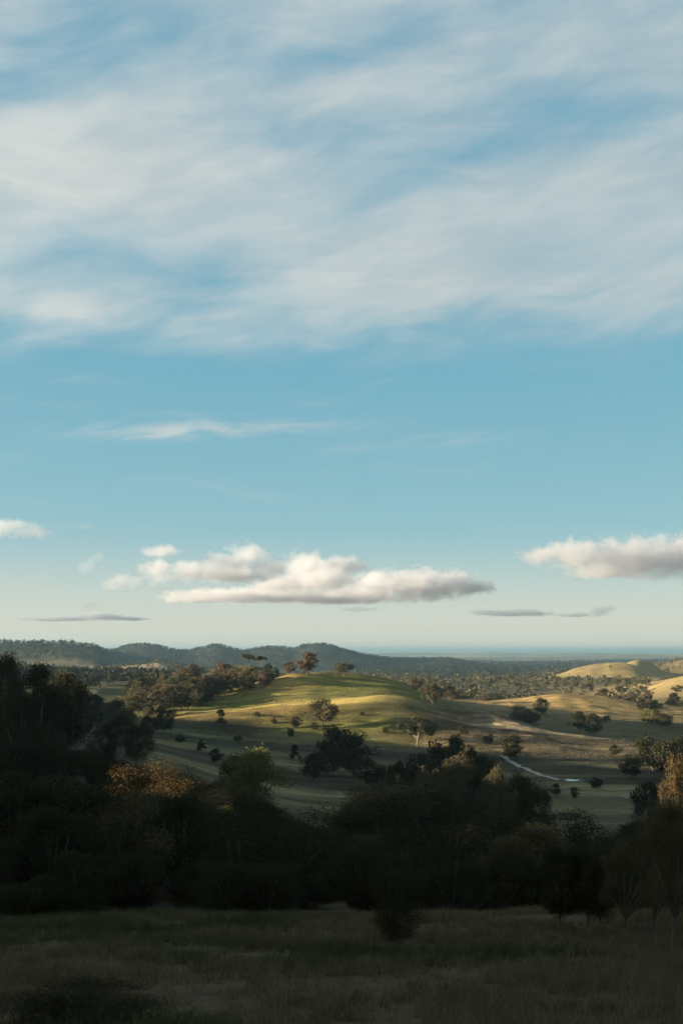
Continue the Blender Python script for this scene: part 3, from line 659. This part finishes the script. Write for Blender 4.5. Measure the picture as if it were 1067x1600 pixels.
for (px, b, h_, w_, lab) in ((968, 1083, 11, 16, 'leftmost dark tree on the skyline of the golden rise'), (1003, 1112, 20, 18, 'dark tree over the shaded end of the golden rise'), (1022, 1114, 20, 20, 'dark tree with a pale trunk over the shaded end of the golden rise'),
                             (948, 1128, 10, 12, 'tiny tree in the shaded field below the golden rise')):
    tree_px(px, b, h_, w_, 'round', lab, fol=M_DARK)
# ================================================================== far woods that read as one mass
def canopy(name, pts, sizes, nq, mats, label, leaf=.34, flat=.75):
    """many small far crowns as one mesh of leaf clumps with short stems hidden inside"""
    g = np.random.default_rng(len(pts)); pts = np.asarray(pts); sizes = np.asarray(sizes); n_ = len(pts)
    u = g.normal(size=(n_, nq, 3)); u /= np.linalg.norm(u, axis=2, keepdims=True); u *= g.random((n_, nq, 1)) ** .4
    lum = 1 + .5 * np.sin(g.random((n_, 1)) * 6.28 + 3 * np.arctan2(u[..., 1], u[..., 0]))[..., None] * .4
    p = pts[:, None] + u * lum * (sizes[:, None, None] * np.array([.52, .52, .46])) + np.array([0, 0, 1]) * sizes[:, None, None] * .5
    d = g.normal(size=(n_, nq, 3)); d /= np.linalg.norm(d, axis=2, keepdims=True)
    e = np.cross(d, g.normal(size=(n_, nq, 3))); e /= np.linalg.norm(e, axis=2, keepdims=True)
    L = sizes[:, None, None] * leaf * (.6 + .8 * g.random((n_, nq, 1)))
    v = np.stack([p - d * L * .5, p + e * L * .32, p + d * L * .5, p - e * L * .32], 2).reshape(-1, 3)
    f = np.arange(len(v)).reshape(-1, 4)
    o = mesh_np(name, v, f, mats)
    mi = np.repeat(g.integers(0, len(mats), n_), nq).astype(np.int32); o.data.polygons.foreach_set('material_index', mi)
    tag(o, label, 'woodland', None, 'stuff'); return o
def scatter(n_, px0, px1, D0, D1, keep, smin, smax):
    pts = []; sz = []
    g = np.random.default_rng(n_ + int(D0))
    px = g.uniform(px0, px1, n_); D = np.sqrt(g.uniform(D0 ** 2, D1 ** 2, n_)); x = (px - CX) / F * D
    z = height(x, D); k = keep(x, D, z, px)
    x, D, z = x[k], D[k], z[k]
    return np.stack([x, D, z - .8], -1), g.uniform(smin, smax, len(x))
def clumpy(x, y, s, th): return fbm(x + 311, y - 77, s, 3) > th
p, sz = scatter(2600, 540, 1010, 1650, 4300, lambda x, y, z, px: clumpy(x, y, 260, -.05) & (z < -48) & (((x - 600) / 260) ** 2 + ((y - 2950) / 300) ** 2 > 1), 7, 14)
canopy('plain_woodland', p, sz, 26, [M_GREY, M_GUM, M_GUM, M_DARK], 'grey-brown scattered woodland on the plain behind the hill')
p, sz = scatter(1500, -60, 330, 1250, 2500, lambda x, y, z, px: (clumpy(x, y, 200, -.12)) & (((x + 345) / 150) ** 2 + ((y - 2580) / 330) ** 2 > 1), 8, 14)
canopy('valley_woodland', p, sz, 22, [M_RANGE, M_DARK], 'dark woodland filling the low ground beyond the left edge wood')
p, sz = scatter(300, 150, 330, 2200, 2900, lambda x, y, z, px: clumpy(x, y, 90, .05), 6, 11)
canopy('hillside_scrub', p, sz, 20, [M_GUM, M_GREY], 'scattered scrub on the pale hill at far left')
p, sz = scatter(800, 840, 1110, 2300, 4200, lambda x, y, z, px: ((clumpy(x, y, 220, .02)) & ((px > 1003) | (z < -58))) | clumpy(x, y, 60, .27), 7, 13)
canopy('hill_woodland', p, sz, 22, [M_GUM, M_GREY], 'woodland on and below the golden hill at far right')
p, sz = scatter(13000, -120, 830, 3700, 7600, lambda x, y, z, px: (z > -66) | clumpy(x, y, 700, .0), 9, 16)
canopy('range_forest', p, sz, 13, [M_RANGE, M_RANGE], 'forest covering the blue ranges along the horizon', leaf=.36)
p, sz = scatter(7000, 520, 1110, 4300, 10500, lambda x, y, z, px: clumpy(x, y, 900, -.06), 10, 20)
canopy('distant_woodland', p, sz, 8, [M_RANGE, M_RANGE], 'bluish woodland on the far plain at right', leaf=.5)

g2 = np.random.default_rng(77)
def tussocks(name, n_, px0, px1, D0, D1, th, m, label, s0, s1):
    px = g2.uniform(px0, px1, n_); D = np.sqrt(g2.uniform(D0 ** 2, D1 ** 2, n_)); x = (px - CX) / F * D
    k = (fbm(x * .45 + 60, D * 1.3, 16, 3) + g2.normal(0, .05, n_)) > th; x, D = x[k], D[k]
    z = np.array([gz(a, b) for a, b in zip(x, D)])
    canopy(name, np.stack([x, D, z - .1], -1), g2.uniform(s0, s1, len(x)), 7, [m], label, leaf=.6)
M_TUSS = foliage_mat('tussock_straw', (.11, .09, .045), (.14, .11, .06), (.12, .10, .05)); M_TUSG = foliage_mat('tussock_green', (.075, .076, .020), (.095, .090, .026), (.085, .080, .026))
tussocks('hill_tussocks', 9000, 180, 760, 690, 1040, .03, M_TUSG, 'low green grass tussocks dotting the hill and paddock', .35, .9)
tussocks('field_tussocks', 9000, 660, 1090, 640, 1330, .02, M_TUSS, 'dry straw tussocks on the brown field right of the hill', .35, 1.0)
# ================================================================== gravel track, dirt strip, pond
def simple(name, c1, c2, scale, rough=.9):
    m, t = mat(name); pos = t.n('ShaderNodeNewGeometry').outputs['Position']
    bs = t.n('ShaderNodeBsdfPrincipled'); t.put(bs.inputs['Base Color'], t.mix(t.mr(t.noise(pos, scale, 5, .65), .3, .7), c1, c2)); bs.inputs['Roughness'].default_value = rough
    o = t.n('ShaderNodeOutputMaterial'); t.t.links.new(bs.outputs[0], o.inputs[0]); return m
M_GRAVEL = simple('gravel', (.14, .13, .11), (.29, .27, .23), .5)
M_DIRT = simple('dry_dirt', (.10, .08, .05), (.24, .19, .13), .3)
def strip(name, pxs, half, m, lift=.12):
    """a track draped on the ground through the given pixels"""
    pts = [hit(*q) for q in pxs]; path = []
    for a, b in zip(pts[:-1], pts[1:]):
        k = max(2, int((b - a).length / 2.0))
        for i in range(k): path.append(a.lerp(b, i / k))
    path.append(pts[-1]); vs = []; fs = []
    for i, p in enumerate(path):
        d = path[min(i + 1, len(path) - 1)] - path[max(i - 1, 0)]; s_ = Vector((d.y, -d.x, 0)).normalized()
        for k in range(5):
            q = p + s_ * half * (k / 2 - 1) * (1 + .18 * math.sin(i * 1.7 + k)); vs.append((q.x, q.y, gz(q.x, q.y) + lift))
        if i: 
            for k in range(4): fs.append(((i - 1) * 5 + k, (i - 1) * 5 + k + 1, i * 5 + k + 1, i * 5 + k))
    o = mesh_np(name, np.array(vs), np.array(fs), [m], True); tag(o, kind='structure'); return o
strip('gravel_track', [(783, 1181), (871, 1219)], 1.35, M_GRAVEL)
strip('dirt_track', [(885, 1237), (930, 1240), (962, 1243), (985, 1248), (1010, 1251), (1045, 1254)], .7, M_DIRT)
strip('bare_earth', [(978, 1244), (990, 1243), (1003, 1244)], 3.5, M_DIRT, .16)
m, t = mat('pond_water'); bs = t.n('ShaderNodeBsdfPrincipled'); bs.inputs['Base Color'].default_value = (.02, .025, .02, 1); bs.inputs['Roughness'].default_value = .04; bs.inputs['IOR'].default_value = 1.33
bp = t.n('ShaderNodeBump'); bp.inputs['Strength'].default_value = .03; t.put(bp.inputs['Height'], t.noise(t.n('ShaderNodeNewGeometry').outputs['Position'], 3.0)); t.put(bs.inputs['Normal'], bp.outputs[0])
o_ = t.n('ShaderNodeOutputMaterial'); t.t.links.new(bs.outputs[0], o_.inputs[0]); M_POND = m
h = hit(893, 1219); th = np.arange(40) * 2 * math.pi / 40
zr = max(gz(h.x + math.cos(a) * 4, h.y + math.sin(a) * 6) for a in th) + .05
rad = 1 + .16 * np.sin(th * 3 + 1) + .1 * np.sin(th * 5)
def disc(sx, sy, z): return np.stack([h.x + np.cos(th) * sx * rad, h.y + np.sin(th) * sy * rad, np.full(40, z)], -1)
v = np.vstack([[[h.x, h.y, zr]], disc(3.2, 5.6, zr)]); f = np.array([(0, 1 + i, 1 + (i + 1) % 40) for i in range(40)])
tag(mesh_np('pond', v, f, [M_POND]), kind='structure')
# low earth bank that holds the water
v = []; f = []
for i, (k, z) in enumerate(((1.0, zr - .1), (1.06, zr + .16), (1.22, zr + .2), (1.9, zr - 1.4))): v.append(disc(3.2 * k, 5.6 * (1 + (k - 1) * .7), z))
for i in range(3):
    for k in range(40): f.append((i * 40 + k, i * 40 + (k + 1) % 40, (i + 1) * 40 + (k + 1) % 40, (i + 1) * 40 + k))
tag(mesh_np('pond_bank', np.vstack(v), np.array(f), [simple('bank_earth', (.045, .042, .024), (.07, .06, .036), .8)], True), kind='structure')

# ================================================================== meadow grass
m, t = mat('dry_grass'); at_ = t.n('ShaderNodeAttribute', attribute_name='tint')
d = t.n('ShaderNodeBsdfDiffuse'); t.put(d.inputs[0], at_.outputs['Color']); tr = t.n('ShaderNodeBsdfTranslucent'); t.put(tr.inputs[0], at_.outputs['Color'])
mx = t.n('ShaderNodeMixShader'); mx.inputs[0].default_value = .25; t.t.links.new(d.outputs[0], mx.inputs[1]); t.t.links.new(tr.outputs[0], mx.inputs[2])
o_ = t.n('ShaderNodeOutputMaterial'); t.t.links.new(mx.outputs[0], o_.inputs[0]); M_GRASS = m
g = np.random.default_rng(5); NT_ = 21000; NB = 12
yy = np.sqrt(g.uniform(22 ** 2, 101 ** 2, NT_)); xx = g.uniform(-.30, .30, NT_) * yy + g.normal(0, .5, NT_)
tus = fbm(xx, yy, 3.2, 3); pat = fbm(xx + 40, yy * 1.0, 11, 3)
keep = (tus + g.normal(0, .12, NT_)) > -.13; xx, yy, tus, pat = xx[keep], yy[keep], tus[keep], pat[keep]; NT_ = len(xx)
zz = height(xx, yy); hh = np.clip(.34 + 1.1 * tus + g.normal(0, .08, NT_), .12, .9)
dark = np.clip(pat * 5 + .15, 0, 1)
tint = np.array([.105, .092, .055])[None] * (1 - dark[:, None]) + np.array([.048, .056, .026])[None] * dark[:, None]
tint = tint * g.uniform(.7, 1.25, (NT_, 1))
b0 = np.stack([xx, yy, zz - .02], -1)[:, None] + np.concatenate([g.normal(0, .11, (NT_, NB, 2)), np.zeros((NT_, NB, 1))], -1)
ln = g.normal(0, .33, (NT_, NB, 2)) + np.array([.10, .0]); Hb = hh[:, None, None] * g.uniform(.55, 1.15, (NT_, NB, 1))
tipv = b0 + np.concatenate([ln * Hb, Hb], -1); midv = b0 + np.concatenate([ln * Hb * .3, Hb * .55], -1)
wd = g.normal(size=(NT_, NB, 2)); wd /= np.linalg.norm(wd, axis=2, keepdims=True); wd = np.concatenate([wd * .011, np.zeros((NT_, NB, 1))], -1)
v = np.stack([b0 - wd, b0 + wd, midv + wd * .8, tipv + wd * .12, tipv - wd * .12, midv - wd * .8], 2).reshape(-1, 3)
k = np.arange(NT_ * NB)[:, None] * 6; f = np.concatenate([k + np.array([0, 1, 2, 5]), k + np.array([5, 2, 3, 4])], 0)
o = mesh_np('meadow_grass', v, f, [M_GRASS], attrs={'tint': np.repeat(tint, NB * 6, 0)})
tag(o, 'long dry tussock grass covering the shaded near meadow', 'grass', None, 'stuff')

# low bracken patches and dry stalks in the meadow
for px, b, h_, w_, lab in ((130, 1602, 56, 250, 'broad low dark bush in the bottom left corner of the meadow'), (145, 1442, 16, 34, 'small dark bush by the far edge of the meadow at left')):
    tree_px(px, b, h_, w_, 'bush', lab, fol=M_DARK, name='low_bush', cat='shrub')
def stalk(px, b, hpx, lean, m, name, label, cat):
    hp = hit(px, b); s_ = hp.y / F; e = bpy.data.objects.new(name, None); COL.objects.link(e); e.location = hp
    H = hpx * s_; v, f = tube([[0, 0, -.1], [lean * H * .4, 0, H * .4], [lean * H, 0, H]], [.05, .04, .018], 6); mesh_np('stem', v, f, [m], True, parent=e)
    for k in range(4):
        z = .4 + .14 * k; a = np.array([lean * H * z, 0, H * z]); q = a + np.array([(-1) ** k * .16 * H, .05, .16 * H]); v, f = tube([a, (a + q) / 2 + [0, 0, .02], q], [.016, .012, .006], 5); mesh_np('twig', v, f, [m], True, parent=e)
    tag(e, label, cat)
stalk(356, 1447, 17, .05, M_BARK, 'dead_sapling', 'thin dark dead sapling in the meadow near its far edge', 'sapling')
stalk(463, 1421, 26, -.35, M_PALE, 'dead_sapling', 'pale leaning dead sapling at the far edge of the meadow', 'sapling')
stalk(427, 1052, 10, .1, M_PALE, 'dead_stump', 'pale dead stump on the ridge left of the hilltop', 'stump')

# ================================================================== haze in the air
zlo, zhi = float(V[:, 2].min()) - 1.5, max(float(V[:, 2].max()) + 24, 70.0)
bx = 92000.0
v = np.array([(x, y, z) for z in (zlo, zhi) for y in (-bx, bx) for x in (-bx, bx)]); f = np.array([(0, 2, 3, 1), (4, 5, 7, 6), (0, 1, 5, 4), (2, 6, 7, 3), (0, 4, 6, 2), (1, 3, 7, 5)])
m, t = mat('haze_air'); pv = t.n('ShaderNodeVolumePrincipled'); pv.inputs['Color'].default_value = (.62, .88, 1, 1); pv.inputs['Density'].default_value = 4.8e-5; pv.inputs['Anisotropy'].default_value = .86
o_ = t.n('ShaderNodeOutputMaterial'); t.t.links.new(pv.outputs[0], o_.inputs['Volume'])
tag(mesh_np('haze', v, f, [m]), 'thin bluish haze in the air', 'haze', None, 'stuff')
# ================================================================== fair-weather cumulus, real volumes about 1 km up
BASE_H = 980.0
import bmesh
bm = bmesh.new(); bmesh.ops.create_icosphere(bm, subdivisions=2, radius=1.0)
IV = np.array([p.co[:] for p in bm.verts]); IF = np.array([[q.index for q in fa.verts] for fa in bm.faces]); bm.free()
def cloud(puffs, base_py, dens, label, name='cumulus_cloud', depth=1.1, rough=1.0):
    grey = (.50, .56, .64, 1) if name == 'flat_cloud' else (.76, .775, .815, 1)  # flat clouds get darker vapour in place of shade falling on them
    """puffs: (pixel x, pixel y, half width, half height); the distance follows from the height of the cloud base.
    The vapour fills a hull round the puffs and frays out by noise."""
    D = BASE_H / ((HOR - base_py) / F); s_ = D / F; g = np.random.default_rng(int(puffs[0][0] * 7 + base_py)); vs = []; fs = []; off = 0; dc = []
    zb = P(533, base_py, D).z; org = P(puffs[0][0], puffs[0][1], D); zb -= org.z
    for (px, py, rx, ry) in puffs:
        c = P(px, py, D) + Vector((0, g.uniform(-.4, .4) * rx * s_ * depth, 0)) - org
        ry = ry * 1.22; rad = np.array([rx, rx * depth, ry]) * s_; dc.append((c, rad))
        q = IV * (rad * 1.22 + 4 * s_) + np.array(c); q[:, 2] = np.maximum(q[:, 2], zb - 3 * s_)
        vs.append(q); fs.append(IF + off); off += len(q)
    m, t = mat(name + '_vapour'); pos = t.n('ShaderNodeTexCoord').outputs['Object']
    fld = None
    for c, rad in dc:
        d = t.n('ShaderNodeVectorMath', operation='LENGTH'); t.put(d.inputs[0], t.vm('MULTIPLY', t.vm('SUBTRACT', pos, tuple(c)), tuple(1.0 / rad)))
        e = t.m('SUBTRACT', 1.0, d.outputs['Value'])
        fld = e if fld is None else t.m('SMOOTH_MAX', fld, e, .15)
    n1_ = t.noise(t.vm('MULTIPLY', pos, (1, 1, 1.25)), 1 / (22 * s_), 6, .60)
    fld = t.m('ADD', fld, t.m('MULTIPLY', t.m('SUBTRACT', n1_, .49), 2.8 * rough))
    flat_ = t.mr(t.sep(pos)[2], zb - 1.5 * s_, zb + 2.5 * s_)
    de = t.m('MULTIPLY', t.m('MULTIPLY', t.mr(fld, -.05, .75), flat_), dens)
    pv = t.n('ShaderNodeVolumePrincipled'); pv.inputs['Color'].default_value = grey; pv.inputs['Anisotropy'].default_value = .62; t.put(pv.inputs['Density'], de)
    o_ = t.n('ShaderNodeOutputMaterial'); t.t.links.new(pv.outputs[0], o_.inputs['Volume'])
    o = mesh_np(name, np.vstack(vs), np.vstack(fs), [m], True); o.location = org
    rm = o.modifiers.new('join', 'REMESH'); rm.mode = 'VOXEL'; rm.voxel_size = 2.5 * s_
    diag = float(np.linalg.norm(np.ptp(np.vstack(vs), axis=0))); m.cycles.volume_step_rate = 4.0 * s_ / (diag / 10)
    tag(o, label, 'cloud', 'cumulus clouds above the horizon'); return o
M_CUM, M_WISP, M_FLAT = .0040, .0016, .0024
SC.cycles.volume_max_steps = 256
cloud([(385, 872, 34, 20), (345, 884, 38, 17), (300, 892, 46, 14), (245, 890, 28, 16), (418, 890, 34, 17), (252, 862, 30, 8), (360, 896, 70, 12)], 911, M_CUM, 'heaped cumulus with a bright tower, left of the middle above the ranges')
cloud([(478, 886, 42, 22), (530, 884, 36, 14), (445, 908, 42, 15), (505, 905, 54, 20), (562, 884, 18, 8), (420, 916, 40, 8)], 930, M_CUM, 'bulging cumulus right beside the one with the bright tower')
cloud([(400, 933, 128, 8), (520, 931, 110, 10), (600, 908, 52, 15), (655, 915, 62, 20), (705, 914, 50, 17), (575, 922, 50, 16), (724, 898, 11, 7), (300, 936, 50, 5), (740, 918, 34, 10)], 943, M_CUM, 'long grey flat-based cloud bank stretching right under the heaped cumulus', rough=1.25)
cloud([(848, 868, 40, 12), (900, 868, 58, 21), (960, 874, 66, 27), (1020, 872, 66, 31), (1070, 868, 60, 30), (940, 890, 62, 14), (1110, 870, 70, 30)], 905, M_CUM, 'wide pinkish cumulus at the right edge above the plain')
cloud([(-20, 828, 60, 13), (45, 830, 40, 10), (10, 822, 40, 10)], 843, M_FLAT, 'small flat grey cumulus at the left edge')
cloud([(142, 880, 10, 13), (155, 870, 9, 8), (130, 885, 9, 7)], 896, M_WISP, 'ragged shred of cloud, uppermost of the small shreds at left', rough=1.6)
cloud([(185, 910, 26, 12), (205, 912, 22, 9)], 922, M_WISP, 'soft shred of cloud below the ragged one at left', rough=1.6)
cloud([(243, 908, 11, 9), (255, 910, 9, 7)], 918, M_WISP, 'small bright puff under the left end of the heaped cumulus', rough=1.3)
cloud([(800, 958, 60, 5), (770, 957, 40, 4), (840, 959, 26, 4)], 963, M_FLAT, 'thin dark cloud streak low above the plain at right', 'flat_cloud')
cloud([(898, 961, 30, 3.5), (938, 956, 18, 7), (955, 950, 9, 4)], 965, M_FLAT, 'small dark cloud right of the thin streak low over the plain', 'flat_cloud')
cloud([(90, 967, 70, 4), (160, 963, 50, 5), (200, 966, 40, 3)], 971, M_FLAT, 'long thin dark cloud low over the left range', 'flat_cloud')
cloud([(137, 945, 17, 6)], 950, M_FLAT, 'small dark cloud above the long thin one at left', 'flat_cloud')
cloud([(556, 952, 34, 4), (540, 950, 16, 4)], 957, M_WISP, 'faint thin cloud under the long grey bank', 'flat_cloud')
cloud([(65, 786, 10, 4)], 791, M_WISP, 'tiny pale cloud above the left edge cloud', 'flat_cloud', rough=.8)
cloud([(138, 823, 18, 5)], 829, M_WISP, 'tiny pale cloud right of the left edge cloud', 'flat_cloud', rough=.8)
cloud([(68, 894, 8, 7)], 902, M_WISP, 'tiny grey cloud below the left edge cloud', 'flat_cloud', rough=.8)
